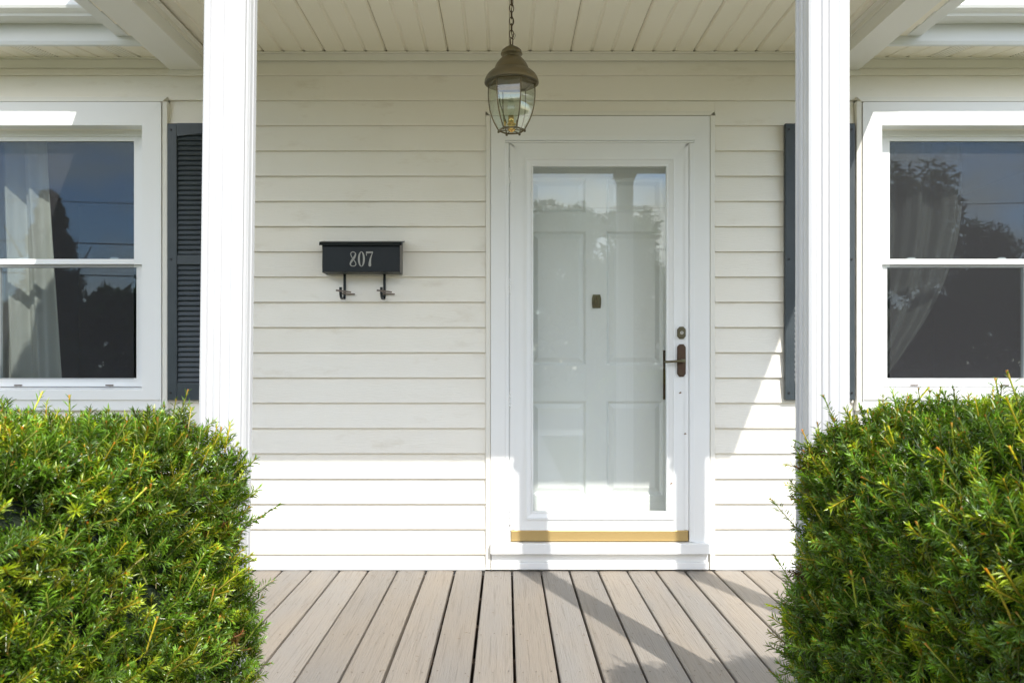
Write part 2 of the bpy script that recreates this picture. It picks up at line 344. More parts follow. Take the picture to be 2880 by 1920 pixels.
# ---- doorway: casing, storm door, inner door, sill
dr = bpy.data.objects.new('doorway', None); COL.objects.link(dr); dr.parent = house
dr.location = Vector((.476, 0, .1))-house.location; OFF[dr] = Vector((.476, 0, .1)); dr['label'] = 'white door casing with mitred corners and a raised sill'
mitre_frame((-.076, 1.033, .146, 2.3066), (-.005, .957, .146, 2.20), -.030, .02, ('head_casing', 'side_casing', ''), trim, dr, bottom=False)
jchannel(-.103, 1.062, .010, 2.336, .0245, dr)
MB().box(-.078, 1.032, -.062, .02, .094, .148).build('door_sill', trim, dr, .003)
MB().box(-.074, 1.028, -.022, .0, .046, .0935).build('kick_board', trim, dr, .002)
MB().prism([(-.034, .010), (-.034, .044), (-.024, .0455), (.0, .0455), (.0, .010)], -.074, 1.028, 'x').build('kick_board', trim, dr, .002)
# door jambs inside the opening
for a in ((-.02, -.0055, -.02, .16, .148, 2.20), (.9575, .972, -.02, .16, .148, 2.20), (-.02, .972, -.02, .16, 2.2005, 2.22)): box('jamb', trim, dr, *a)
MB().box(-.005, .957, .00, .20, .10, .148).build('threshold', trim, dr)
# ---- storm door (z-bar frame + leaf)
sd = bpy.data.objects.new('storm_door', None); COL.objects.link(sd); sd.parent = house
sd.location = Vector((.476, 0, .147))-house.location; OFF[sd] = Vector((.476, 0, .147)); sd['label'] = 'white full-glass storm door with a brass bottom sweep and bronze lever'
MB().box(-.006, .958, -.036, -.004, 2.1835, 2.205).build('head_rail', frame_m, sd, .002)
MB().box(-.004, .956, -.031, -.004, 2.1725, 2.182).build('head_rail', frame_m, sd, .0015)
MB().box(-.004, .0155, -.031, -.004, .150, 2.171).build('hinge_rail', frame_m, sd, .002)
MB().box(.9300, .956, -.031, -.004, .150, 2.171).box(.938, .9395, -.0325, -.031, .150, 2.171).build('latch_rail', frame_m, sd, .0015)
LO = (.0255, .9245, .2095, 2.1685); MO = (.098, .856, .2625, 2.095); GO = (.141, .811, .311, 2.048)
mitre_frame(LO, (LO[0]+.0145, LO[1]-.0145, LO[2]+.002, LO[3]-.0145), -.0285, .004, ('edge_bead', 'edge_bead', 'edge_bead'), frame_m, sd, bevel=.003)
mitre_frame((LO[0]+.0145, LO[1]-.0145, LO[2]+.002, LO[3]-.0145), (MO[0], MO[1], MO[2], MO[3]), -.0255, .004, ('top_rail', 'stile', 'bottom_rail'), frame_m, sd, bevel=.001)
# glazing moulding: outer raised step, sloped middle and an inner lip, mitred
def moulding(a, b, ya, yb, name):
    ax0, ax1, az0, az1 = a; bx0, bx1, bz0, bz1 = b
    A = [(ax0, az0), (ax1, az0), (ax1, az1), (ax0, az1)]; B = [(bx0, bz0), (bx1, bz0), (bx1, bz1), (bx0, bz1)]
    for i in range(4):
        j = (i+1) % 4; m = MB(); vs = []
        for y_, ring in ((ya, A), (yb, B)): vs += [(ring[i][0], y_, ring[i][1]), (ring[j][0], y_, ring[j][1])]
        vs += [(A[i][0], .003, A[i][1]), (A[j][0], .003, A[j][1]), (B[i][0], .003, B[i][1]), (B[j][0], .003, B[j][1])]
        m.add(vs, [(0, 1, 3, 2), (4, 6, 7, 5), (0, 4, 5, 1), (2, 3, 7, 6), (0, 2, 6, 4), (1, 5, 7, 3)]).build(name, frame_m, sd, .0008)
def inset(r, d): return (r[0]+d, r[1]-d, r[2]+d, r[3]-d)
moulding(inset(MO, .0006), inset(MO, .008), -.034, -.034, 'moulding')
moulding(inset(MO, .0085), inset(MO, .030), -.0305, -.0225, 'moulding')
moulding(inset(MO, .0305), inset(MO, .040), -.026, -.026, 'glazing_bead')
MB().box(.130, .822, -.016, -.012, .300, 2.058).build('glass_pane', storm_glass, sd)
MB().prism([(-.031, .1535), (-.033, .160), (-.033, .204), (-.030, .2085), (.003, .2085), (.003, .1535)], .0265, .9235, 'x').build('brass_sweep', gold, sd, .001)
MB().box(.03, .92, -.015, .0, .1485, .1530).build('sweep_gasket', screw_m, sd)
for zc in (2.009, 1.446, .872, .275):            # hinge knuckles
    m = MB()
    for i in range(5):
        h = .016; z_ = zc-.040+i*h
        m.lathe([(0, 0), (.0046, 0), (.0046, h-.0012), (0, h-.0012)], (.0205, -.029, z_), 12)
    m.build('hinge', frame_m, sd)
MB().box(.0172, .0232, -.024, -.010, .15, 2.17).build('hinge_bar', frame_m, sd)
MB().box(.9248, .9298, -.014, -.004, .15, 2.17).build('latch_gap_shade', screw_m, sd)  # dark strip painting the shade of the latch-side gap
for ga_, gb_ in ((.0157, .0170), (.0234, .0253)): MB().box(ga_, gb_, -.018, -.008, .15, 2.17).build('hinge_gap_shade', screw_m, sd)  # dark strips standing in for shaded gaps beside the hinge bar
# lock cylinder
def octo(cx, cz, w, h, c): return [(cx-w, cz-h+c), (cx-w*.45, cz-h), (cx+w*.45, cz-h), (cx+w, cz-h+c), (cx+w, cz+h-c), (cx+w*.45, cz+h), (cx-w*.45, cz+h), (cx-w, cz+h-c)]
def plate_y(m, prof, y0, y1, inset_=.004, cx=0, cz=0):
    m.prism(prof, y0, y1+.003, 'y')
    s_ = [(cx+(x-cx)*(1-inset_/.02), cz+(z-cz)*(1-inset_/.04)) for x, z in prof]; m.prism(s_, y1, y1+.003, 'y'); return m
CX = .890
def disc(cx, cz, r, y0, y1, n=20, rx=1):
    return MB().prism([(cx+r*rx*math.cos(2*math.pi*i/n), cz+r*math.sin(2*math.pi*i/n)) for i in range(n)], y0, y1, 'y')
MB().prism(octo(CX, 1.209, .0190, .029, .012), -.0256, -.034, 'y').prism(octo(CX, 1.209, .0155, .024, .010), -.034, -.0385, 'y').build('lock_plate', bronze2, sd, .002)
disc(CX, 1.209, .0075, -.0385, -.0415).build('lock_cylinder', steel, sd, .001)
MB().box(CX-.0012, CX+.0012, -.0420, -.0413, 1.205, 1.2145).build('keyhole', screw_m, sd)
MB().prism(octo(CX, 1.069, .0192, .0805, .013), -.0256, -.0335, 'y').prism(octo(CX, 1.069, .0150, .074, .011), -.0335, -.0385, 'y').build('handle_plate', bronze, sd, .002)
lv = MB(); lv.tube([(CX+.002, -.036, 1.069), (CX+.002, -.062, 1.068)], .0095, 14)
lv.tube([(CX+.012, -.064, 1.0685), (CX-.01, -.066, 1.067), (CX-.04, -.067, 1.064), (CX-.07, -.066, 1.0625), (CX-.088, -.065, 1.062), (CX-.0945, -.065, 1.062)], [.0085, .008, .0065, .0062, .0068, .003], 12)
lv.build('lever', bronze2, sd)
# insects stuck to the door
# ---- inner panel door
fd = bpy.data.objects.new('front_door', None); COL.objects.link(fd); fd.parent = house
fd.location = Vector((.475, .12, .15))-house.location; OFF[fd] = Vector((.475, .12, .15)); fd['label'] = 'white six-panel front door behind the glass storm door'
Y = .12
xl, xa, xb, xc, xd, xr = .012, .128, .4227, .5275, .826, .940
zs = [.150, .3596, .857, 1.044, 1.7495, 1.847, 2.028, 2.19]
m = MB().box(xl, xa, Y, Y+.04, zs[0], zs[7]).box(xd, xr, Y, Y+.04, zs[0], zs[7]).box(xb, xc, Y, Y+.04, zs[1], zs[6])
for a, b in ((0, 1), (2, 3), (4, 5), (6, 7)): m.box(xa, xd, Y+.0003, Y+.04, zs[a], zs[b])
m.build('door_slab', door_m, fd)
for za, zb in ((1, 2), (3, 4), (5, 6)):
    for x0, x1 in ((xa, xb), (xc, xd)):
        z0, z1 = zs[za], zs[zb]
        def ring(d, y): return [(x0+d, y, z0+d), (x1-d, y, z0+d), (x1-d, y, z1-d), (x0+d, y, z1-d)]
        rs = [ring(0, Y+.001), ring(.006, Y+.004), ring(.010, Y+.013), ring(.016, Y+.0145), ring(.022, Y+.0125), ring(.040, Y+.005)]
        vs = [p for r_ in rs for p in r_]; fs = [(i*4+j, i*4+(j+1) % 4, (i+1)*4+(j+1) % 4, (i+1)*4+j) for i in range(len(rs)-1) for j in range(4)]+[tuple(range(20, 24))]
        MB().add(vs, fs).build('panel', door_m, fd)
kz = 1.381
MB().prism([(.456, kz-.035), (.496, kz-.035), (.499, kz-.01), (.499, kz+.012), (.494, kz+.033), (.458, kz+.033), (.453, kz+.012), (.453, kz-.01)], Y-.001, Y-.006, 'y').build('knocker_plate', bronze2, fd, .0015)
MB().tube([(.476, Y-.010, kz+.022), (.467, Y-.014, kz+.002), (.468, Y-.013, kz-.016), (.476, Y-.013, kz-.022), (.484, Y-.013, kz-.016), (.485, Y-.014, kz+.002), (.476, Y-.010, kz+.022)], .003, 8).build('knocker', brass, fd)
MB().box(.458, .494, Y-.0072, Y-.006, kz-.032, kz-.0225).build('name_strip', brass, fd)
MB().prism([(.829, .868), (.858, .868), (.858, 1.12), (.829, 1.12)], Y-.0005, Y-.009, 'y').build('handle_plate', bronze, fd, .003)
MB().tube([(.8435, Y-.008, .905), (.8435, Y-.045, .93), (.8435, Y-.052, .98), (.8435, Y-.035, 1.035), (.8435, Y-.008, 1.05)], .0075, 10).build('pull_handle', bronze, fd)
MB().tube([(.8435, Y-.008, 1.10), (.8435, Y-.03, 1.10)], .014, 14).build('thumb_lock', bronze, fd)

# ---- main eaves: soffit, fascia, gutter, roof
SOFZ = 2.607
def tri_groove(x0, nrib, pitch, dep=.010, half=.0090, z=0.0):
    """cross section of a V-grooved vinyl panel in x, as (x,z) points along its lower face"""
    pts = [(x0+.001, z+dep), (x0+half, z)]
    for i in range(1, nrib): gx = x0+i*pitch; pts += [(gx-half*1.1, z), (gx-half*.4, z+dep*.72), (gx+half*.4, z+dep*.72), (gx+half*1.1, z)]
    pts += [(x0+nrib*pitch-half, z), (x0+nrib*pitch-.001, z+dep)]
    return pts
RIB = .1040
def panel(x0, nrib, y0, y1, z, name, m, parent, x_lo=None, x_hi=None):
    pts = tri_groove(x0, nrib, RIB, z=z)
    if x_lo is not None: pts = [(max(x, x_lo), zz) for x, zz in pts]
    if x_hi is not None: pts = [(min(x, x_hi), zz) for x, zz in pts]
    q = []
    for p_ in pts:
        if not q or abs(q[-1][0]-p_[0]) > 1e-5: q.append(p_)
    if len(q) < 2 or q[-1][0]-q[0][0] < .01: return None
    prof = q+[(q[-1][0], z+.014), (q[0][0], z+.014)]
    return MB().prism(prof, y0, y1, 'y').build(name, m, parent)
EY = -.280; EZ = 2.567          # front of the main soffit
def ventmat():
    m = mat('soffit_vent', (.80, .775, .69), .42, var=.10, vscale=1.5, vcol=(.66, .60, .47)); n, l = m.node_tree.nodes, m.node_tree.links
    t = n.new('ShaderNodeTexCoord'); sp = n.new('ShaderNodeSeparateXYZ'); l.new(t.outputs['Object'], sp.inputs[0])
    def sine(sock, per):
        a = n.new('ShaderNodeMath'); a.operation = 'MULTIPLY'; a.inputs[1].default_value = 2*math.pi/per; l.new(sock, a.inputs[0])
        b = n.new('ShaderNodeMath'); b.operation = 'SINE'; l.new(a.outputs[0], b.inputs[0]); return b.outputs[0]
    a = n.new('ShaderNodeMath'); a.operation = 'MULTIPLY'; l.new(sine(sp.outputs['X'], .021), a.inputs[0]); l.new(sine(sp.outputs['Y'], .021), a.inputs[1])
    g = n.new('ShaderNodeMath'); g.operation = 'GREATER_THAN'; g.inputs[1].default_value = .80; l.new(a.outputs[0], g.inputs[0])
    p = n['Principled BSDF']; src = p.inputs['Base Color'].links[0].from_socket
    mm = n.new('ShaderNodeMix'); mm.data_type = 'RGBA'; l.new(g.outputs[0], mm.inputs['Factor']); l.new(src, mm.inputs['A']); mm.inputs['B'].default_value = (.10, .09, .06, 1)
    l.new(mm.outputs['Result'], p.inputs['Base Color']); return m
vent_m = ventmat()
for side in (-1, 1):
    x = -HX if side < 0 else 1.755
    end = -1.69 if side < 0 else HX
    x = -1.69-9*3*RIB+.045 if side < 0 else 1.72
    i = 0
    while x < end and i < 40:
        vent = (i % 4 == (0 if side < 0 else 0))
        o = panel(x, 1, EY+.012, -.016, SOFZ, 'soffit_panel', vent_m if vent else ceil_m, house, x_lo=-HX if side < 0 else 1.79, x_hi=end)
        if o:
            for v_ in o.data.vertices: v_.co.z += (SOFZ-EZ)/(EY+.012+.016)*-1*(v_.co.y+.1+.016)
        x += RIB; i += 1
    a, b = (-HX, -1.705) if side < 0 else (1.79, HX)
    # F-channel on the wall
    MB().box(a, b, -.040, -.003, SOFZ-.008, SOFZ-.003).box(a, b, -.022, -.0165, SOFZ-.052, SOFZ-.009).build('soffit_channel', jch, house, .001)
    fa, fb = (-HX, -1.7065) if side < 0 else (1.7915, HX)
    MB().prism([(EY+.014, EZ-.002), (EY, EZ+.001), (EY-.004, EZ+.018), (EY-.004, EZ+.24), (EY+.014, EZ+.24)], fa, fb, 'x').build('fascia', fascia_m, house, .001)
    # K-style gutter, open trough section
    gz = EZ+.098; gy = EY-.006
    outl = [(0, .125), (0, 0), (-.088, 0), (-.091, .010), (-.104, .015), (-.118, .024), (-.124, .036), (-.121, .050), (-.112, .062), (-.110, .078), (-.113, .092), (-.124, .094), (-.126, .120), (-.110, .122)]
    inn = [(-.110, .119), (-.123, .117), (-.121, .097), (-.110, .095), (-.107, .079), (-.109, .061), (-.118, .049), (-.121, .037), (-.116, .027), (-.103, .018), (-.089, .0125), (-.086, .003), (-.003, .003), (-.003, .125)]
    prof = [(gy+a_, gz+b_) for a_, b_ in outl+inn]
    ga, gb = (-HX-.1, -1.86) if side < 0 else (1.945, HX+.1)
    seam = -2.03 if side < 0 else 2.10
    prof2 = [(gy-(gy-y_)*1.012-.0005, gz-.0015+(z_-gz)*1.01) for y_, z_ in prof]
    if side < 0: pieces = ((prof, ga, seam), (prof2, seam-.03, gb))
    else: pieces = ((prof, seam, gb), (prof2, ga, seam+.03))
    for pf_, a_, b_ in pieces: MB().prism(pf_, a_, b_, 'x').build('gutter', gutter_m, house)
    ex = gb if side < 0 else ga
    MB().prism([(y_, z_) for y_, z_ in prof[:14]], ex-.001, ex+.001, 'x').build('gutter_end', gutter_m, house)
# main roof slab
MB().prism([(-.33, 2.805), (4.5, 5.2), (4.5, 5.28), (-.35, 2.84)], -HX-.2, HX+.2, 'x').build('roof', shingle, house)

# ------------------------------------------------------------------ porch deck
deck = tag(MB().box(-1.98, 2.04, -1.96, -.02, -.20, -.16).build('porch_deck', joist_m), 'weathered grey tan plank porch deck', 'deck', kind='structure')
for i in range(6): MB().box(-1.97, 2.03, -1.95+i*.385, -1.91+i*.385, -.158, -.034).build('joist', joist_m, deck)
g0 = (1440-1423)/550.4
for k in range(-14, 14):
    a = g0+k*.1465; b = a+.1465; gap = rnd.uniform(.0035, .0055) if k not in (-3, -2, -1) else .0062
    x0, x1 = a+gap, b-gap
    pr = [(x0, -.030), (x0, -.004), (x0+.0035, -.0006), (x0+.02, .0002), ((x0+x1)/2, .0010), (x1-.02, .0002), (x1-.0035, -.0006), (x1, -.004), (x1, -.030)]
    o = MB().prism(pr, -2.02+rnd.uniform(-.004, .004), -.010-rnd.uniform(0, .003), 'y').build('plank', deck_m, deck)
    o.location.z = rnd.uniform(-.0012, .0008); o.rotation_euler = (0, rnd.uniform(-.004, .004), rnd.uniform(-.0012, .0012))
    cx = (x0+x1)/2; cm = Vector((cx, -1, 0)); o.data.transform(Matrix.Translation(-cm)); o.location += cm
nm = MB()
for k in range(-14, 14):
    for yj in (-.20, -.585, -.97, -1.355, -1.74):
        for fx in (.025, .0733, .1215):
            cx = g0+k*.1465+fx+rnd.uniform(-.006, .006); cy = yj+rnd.uniform(-.012, .012); r_ = rnd.uniform(.0022, .0034)
            nm.add([(cx+r_*math.cos(t*1.0472), cy+r_*1.3*math.sin(t*1.0472), .0016) for t in range(6)], [tuple(range(6))])
tag(nm.build('nail_heads', bronze, deck), kind='stuff')
MB().box(-1.99, 2.05, -2.045, -2.024, -.30, -.006).build('skirt_board', trim, deck)
for i, (ya, yb, zt) in enumerate(((-2.33, -2.05, -.155), (-2.62, -2.335, -.305))):
    MB().box(-.60, .72, ya, yb, zt-.035, zt).build('step_tread', deck_m, deck, .004); MB().box(-.58, .70, yb-.03, yb-.005, GZ, zt-.036).build('step_riser', trim, deck)

# ------------------------------------------------------------------ porch roof with beams and ceiling
pr_ = empty('porch_roof', (.05, -1, 2.47), 'porch roof with pale grooved ceiling panels and boxed side beams', 'porch roof')
CZ = 2.630
xb0, xb1 = -1.535, 1.640
x = .3294-3*RIB*6-RIB*2; x = .3294-3*RIB*6
while x < xb1:
    panel(x, 3, -1.74, -.030, CZ, 'ceiling_panel', ceil_m, pr_, x_lo=xb0+.012, x_hi=xb1-.012); x += 3*RIB
# channel along the wall and along the beams
MB().box(xb0+.001, xb1-.001, -.046, -.0165, CZ-.006, CZ-.0015).build('ceiling_channel', jch, pr_)
MB().box(xb0+.001, xb1-.001, -.0245, -.0166, CZ-.038, CZ-.0065).build('ceiling_channel', jch, pr_, .001)
for xs_, sg in ((xb0, 1), (xb1, -1)):
    MB().prism([(xs_+sg*.0005, CZ-.002), (xs_+sg*.030, CZ-.002), (xs_+sg*.030, CZ-.006), (xs_+sg*.007, CZ-.008), (xs_+sg*.006, CZ-.028), (xs_+sg*.0005, CZ-.028)], -1.74, -.047, 'y').build('ceiling_channel', jch, pr_)
BZ = 2.541
MB().box(-1.705, -1.535, -1.745, -.015, BZ, 2.72).build('side_beam', beam_m, pr_, .002)
MB().box(1.640, 1.790, -1.745, -.015, BZ, 2.72).build('side_beam', beam_m, pr_, .002)
for a, b in ((-1.715, -1.525), (1.630, 1.80)): MB().box(a, b, -.030, -.0155, BZ-.026, BZ-.001).build('beam_end_trim', jch, pr_, .001)
MB().box(-1.72, 1.81, -1.91, -1.75, 2.472, 2.72).build('front_beam', beam_m, pr_, .002)
# narrow rake soffit: lapped short pieces with an uneven lower edge
for sg, xo in ((-1, -1.705), (1, 1.790)):
    for i in range(14):
        y1 = -.275-i*.137; y0 = y1-.134
        if y0 < -2.0: break
        xa, xc_ = (xo-.100, xo-.002) if sg < 0 else (xo+.002, xo+.118)
        MB().add([(xa, y0, SOFZ+.010), (xc_, y0, SOFZ+.010), (xc_, y1, SOFZ+.002), (xa, y1, SOFZ+.002), (xa, y0, SOFZ+.03), (xc_, y0, SOFZ+.03), (xc_, y1, SOFZ+.03), (xa, y1, SOFZ+.03)],
                 [(0, 3, 2, 1), (4, 5, 6, 7), (0, 1, 5, 4), (2, 3, 7, 6), (0, 4, 7, 3), (1, 2, 6, 5)]).build('rake_soffit', ceil_m, pr_)
def roofz(y): return 3.07+(y-0)*.10          # top of the porch roof at depth y (falls to the front)
for xa, xb_ in ((-1.853, -1.793), (1.905, 1.972)):
    m = MB(); vs = []
    for y_ in (-.2855, -2.03): vs += [(xa, y_, SOFZ), (xb_, y_, SOFZ), (xb_, y_, roofz(y_)-.03), (xa, y_, roofz(y_)-.03)]
    m.add(vs, [(0, 1, 2, 3), (7, 6, 5, 4), (0, 4, 5, 1), (1, 5, 6, 2), (2, 6, 7, 3), (3, 7, 4, 0)]).build('rake_fascia', fascia_m, pr_, .003)
MB().box(-1.79, 1.90, -2.03, -2.005, 2.60, roofz(-2.03)-.03).build('front_fascia', fascia_m, pr_, .003)
MB().box(-1.79, 1.90, -2.004, -1.911, 2.62, 2.635).build('front_soffit', ceil_m, pr_)
m = MB(); vs = []
for y_ in (.3, -2.09):
    vs += [(-1.90, y_, roofz(y_)-.029), (2.02, y_, roofz(y_)-.029), (2.02, y_, roofz(y_)), (-1.90, y_, roofz(y_))]
m.add(vs, [(0, 1, 2, 3), (7, 6, 5, 4), (0, 4, 5, 1), (1, 5, 6, 2), (2, 6, 7, 3), (3, 7, 4, 0)]).build('roof_deck', shingle, pr_)
MB().box(-1.78, 1.88, -.26, .0, 2.645, 3.0).build('roof_infill', joist_m, pr_)

# ------------------------------------------------------------------ fluted columns
CW = .112
prof_face = [(0.0, .0045), (.06, 0), (.150, 0), (.165, .0075), (.20, .0048), (.31, .0075), (.335, .0026), (.40, .0), (.445, .0010), (.482, .0072), (.515, .0020), (.67, .0006), (.71, .0030), (.75, .0), (.95, 0), (1.0, .0045)]
def col_profile(w):
    pts = []; h = w/2
    for k in range(4):
        for t, d in prof_face[:-1]:
            p = Vector((-h+t*w, -h+d)); p = Matrix.Rotation(k*math.pi/2, 2) @ p; pts.append((p.x, p.y))
    return pts
def make_column(x, y, lean, label):
    c = empty('porch_column', (x, y, 0.0015), label, 'column', 'white fluted porch columns')
    o = MB().prism([(a, b) for a, b in col_profile(CW)], .11, 2.40, 'z').build('shaft', colm, None); o.parent = c
    b_ = MB().box(-.075, .075, -.075, .075, 0, .085); b_.prism([(-.075, .0855), (.075, .0855), (.066, .108), (-.066, .108)], -.066, .066, 'y'); o = b_.build('base', colm, None, .003); o.parent = c
    t_ = MB().box(-.066, .066, -.066, .066, 2.402, 2.430); t_.box(-.078, .078, -.078, .078, 2.4305, 2.4690); o = t_.build('capital', colm, None, .003); o.parent = c
    c.rotation_euler = (0, lean, 0); return c
make_column(.879, -1.854, 0, 'white fluted porch column in front of the right shutter')
make_column(-.7895, -1.854, R(.72), 'white fluted porch column in front of the louvred left shutter')
make_column(1.676, -1.854, 0, 'white fluted corner column at the right end of the porch')
make_column(-1.605, -1.854, 0, 'white fluted corner column at the left end of the porch')

# ------------------------------------------------------------------ shutters
def make_shutter(xa, label):
    W, z0, z1 = .354, .868, 2.267
    s = empty('shutter', (xa+W/2, -.016, z0), label, 'shutter', 'dark slate louvred shutters beside the windows')
    yb, yf = -.0165, -.043; st = .049
    MB().box(xa, xa+st, yf, yb, z0, z1).build('stile', slate, s, .004); MB().box(xa+W-st, xa+W, yf, yb, z0, z1).build('stile', slate, s, .004)
    for a, b in ((z0, .956), (1.553, 1.602)): MB().box(xa+st+.0004, xa+W-st-.0004, yf+.001, yb, a, b).build('rail', slate, s, .003)
    n = 14; pr = [(xa+st+.0004, z1-.001), (xa+st+.0004, z1-.068)]
    for i in range(n+1):
        t = i/n; pr.append((xa+st+.002+(W-2*st-.004)*t, z1-.062+.012*math.sin(math.pi*t)**1.3+ (0)))
    pr += [(xa+W-st-.0004, z1-.068), (xa+W-st-.0004, z1-.001)]
    MB().prism(pr[:1]+pr[2:-2]+pr[-1:], yf+.001, yb, 'y').build('rail', slate, s, .002)
    MB().box(xa+st, xa+W-st, yb-.0045, yb, .957, z1-.03).build('backing', slate, s)
    me = None
    for za, zb in ((.958, 1.552), (1.604, 2.232)):
        k = int(round((zb-za)/.0256)); p = (zb-za)/k
        for i in range(k):
            z = za+i*p
            if me is None:
                cs = [(yb-.006, .030), (yb-.010, .029), (yf+.009, .0115), (yf+.0045, .0045), (yf+.006, .001), (yb-.010, .011), (yb-.006, .012)]
                o = MB().prism(cs, xa+st+.001, xa+W-st-.001, 'x').build('louvre', slate, s); me = o.data
                zref = z; o.location.z = z
            else:
                o = bpy.data.objects.new('louvre', me); COL.objects.link(o); o.parent = s; o.location.z = z
    for sx in (xa+.018, xa+W-.018):
        for zz in (.905, 1.580, 2.235): disc(sx, zz, .0055, yf-.0001, yf-.004, 10).build('screw', screw_m, s)
    return s
make_shutter(-1.713, 'dark slate louvred shutter beside the left window, in shade')
make_shutter(1.412, 'dark slate shutter beside the right window, half hidden by the column')

# ------------------------------------------------------------------ mailbox
mb = empty('mailbox', (-.72, -.02, 1.5), 'black metal wall mailbox numbered 807 with two newspaper hooks', 'mailbox')
x0, x1, z0, z1 = -.910, -.527, 1.507, 1.650; yf = -.122
MB().prism([(-.016, z0), (yf, z0), (yf, z1-.006), (-.016, z1+.022)], x0, x1, 'x').build('box', black_m, mb, .003)
MB().box(x1+.0002, x1+.002, yf+.004, -.018, z0+.003, z1-.004).build('side_panel', black_edge, mb)
MB().prism([(-.016, z1+.026), (yf-.012, z1+.004), (yf-.020, z1-.013), (yf-.017, z1-.014), (yf-.008, z1-.0005), (-.016, z1+.0225)], x0-.012, x1+.012, 'x').build('lid', black_m, mb, .001)
for hx in (-.8205, -.6180):
    h = MB(); P = [(-.0175, z0+.004), (-.0175, 1.42), (-.020, 1.395), (-.032, 1.381), (-.055, 1.376), (-.085, 1.377), (-.108, 1.386), (-.118, 1.402), (-.119, 1.432)]
    vs = []; w = .0065; tk = .0022
    for i, (y_, z_) in enumerate(P):
        a = P[max(i-1, 0)]; b = P[min(i+1, len(P)-1)]; t = Vector((b[0]-a[0], b[1]-a[1])).normalized(); nn = Vector((-t.y, t.x))*tk
        vs += [(hx-w, y_-nn.x, z_-nn.y), (hx+w, y_-nn.x, z_-nn.y), (hx+w, y_+nn.x, z_+nn.y), (hx-w, y_+nn.x, z_+nn.y)]
    fs = [(i*4+j, i*4+(j+1) % 4, (i+1)*4+(j+1) % 4, (i+1)*4+j) for i in range(len(P)-1) for j in range(4)]+[(0, 1, 2, 3), tuple(range(len(vs)-1, len(vs)-5, -1))]
    h.add(vs, fs).build('newspaper_hook', black_m, mb)
    for dz, rot, yy in ((0, -.12, -.124), (-.004, -.06, -.013)):
        s_ = MB(); c_ = math.cos(rot); sn = math.sin(rot)
        def rp(a, b): return (hx+.008+a*c_-b*sn, 1.412+dz+a*sn+b*c_)
        yq = yy if yy < -.1 else -.024
        s_.prism([rp(-.030, -.0045), rp(.044, -.004), rp(.046, .0035), rp(-.030, .0045)], yq, yq-.003, 'y'); s_.build('strap', strap_m, mb)
def lerp(a, b, t): return a+(b-a)*t
def digit(kind, cx, cz, h):
    m = MB(); w = h*.46
    ya, yb = yf-.0002, yf-.0012
    if kind == '0':
        n = 40
        for i in range(n):
            q = []
            for j in (i, i+1):
                t = 2*math.pi*j/n; o_ = (cx+w/2*math.cos(t), cz+h/2*math.sin(t)); q.append(o_)
            for j in (i+1, i):
                t = 2*math.pi*j/n; q.append((cx+(w/2-h*.125)*math.cos(t), cz+(h/2-h*.035)*math.sin(t)))
            m.prism(q, ya, yb, 'y')
    elif kind == '8':
        n = 64; pts = []; wd = []
        for i in range(n+1):
            t = 2*math.pi*i/n; up = math.cos(t) > 0
            ww = w*(.86 if up else 1.0)
            pts.append((cx+ww*.40*math.sin(2*t)*(1 if True else 1), cz-h*.0+h*.47*math.cos(t)*1.0))
            # heavy on the diagonal through the middle, light elsewhere
            d = abs(((t-math.pi/2+math.pi) % (2*math.pi))-math.pi); wd.append(h*lerp(.155, .050, min(1, d/1.1)))
        m.ribbon(pts, wd, ya, yb)
    else:
        m.prism([(cx-w/2, cz+h/2), (cx+w/2, cz+h/2), (cx+w/2, cz+h*.40), (cx-w*.42, cz+h*.38)], ya, yb, 'y')
        m.prism([(cx-w/2, cz+h/2), (cx-w*.40, cz+h*.40), (cx-w*.38, cz+h*.22), (cx-w*.48, cz+h*.22)], ya, yb-.0002, 'y')
        pts = [(cx+w*.44, cz+h*.42), (cx+w*.30, cz+h*.25), (cx+w*.14, cz+h*.02), (cx+w*.06, cz-h*.22), (cx+w*.05, cz-h*.42), (cx+w*.05, cz-h*.49)]
        m.ribbon(pts, [h*.05, h*.06, h*.10, h*.15, h*.18, h*.09], ya, yb-.0001)
    return m
dh = .0745
for ch, u in (('8', 1000), ('0', 1015.5+.5), ('7', 1038.5)):
    pass
for ch, cx in (('8', -.7575), ('0', -.7165), ('7', -.6765)):
    digit(ch, cx, 1.5705, dh).build('digit', digit_m, mb)

# ------------------------------------------------------------------ hanging lantern
LX, LY = .022, -.95
ln = empty('hanging_lantern', (LX, LY, 1.95), 'aged brass hanging lantern with curved glass panes on a chain', 'lantern')
def LZ(v_): return 1.048+(1025-v_)/718.0
def W2(px): return px/3.733/718.0/2
c0 = (LX, LY, 0)
MB().lathe([(.006, LZ(127)), (.012, LZ(131)), (.026, LZ(136)), (.038, LZ(143)), (.0425, LZ(152)), (.0425, LZ(154)), (.040, LZ(155.5)), (.030, LZ(160)), (.0315, LZ(163))], c0, 40).build('top_cap', brass, ln)
MB().lathe([(.0315, LZ(161.5)), (.037, LZ(163)), (.044, LZ(167)), (.0505, LZ(172.5)), (.0565, LZ(178)), (.0615, LZ(184)), (.0655, LZ(190.5)), (.0690, LZ(197.5)), (.0705, LZ(201.5)), (.0725, LZ(202)), (.074, LZ(203)), (.083, LZ(204.5)), (.0845, LZ(206)), (.094, LZ(212)), (.101, LZ(219.5)), (.1052, LZ(227)), (.1067, LZ(233)), (.1060, LZ(235)), (.103, LZ(235)),
            (.0995, LZ(229)), (.090, LZ(222)), (.072, LZ(216)), (.055, LZ(212)), (.0, LZ(210))], c0, 48).build('hood', brass, ln)
gp = [(.089, 234), (.0905, 248), (.091, 262), (.0905, 276), (.0885, 292), (.0845, 308), (.078, 325), (.0685, 342), (.0575, 357), (.050, 366)]
A0 = R(-90-8-30)
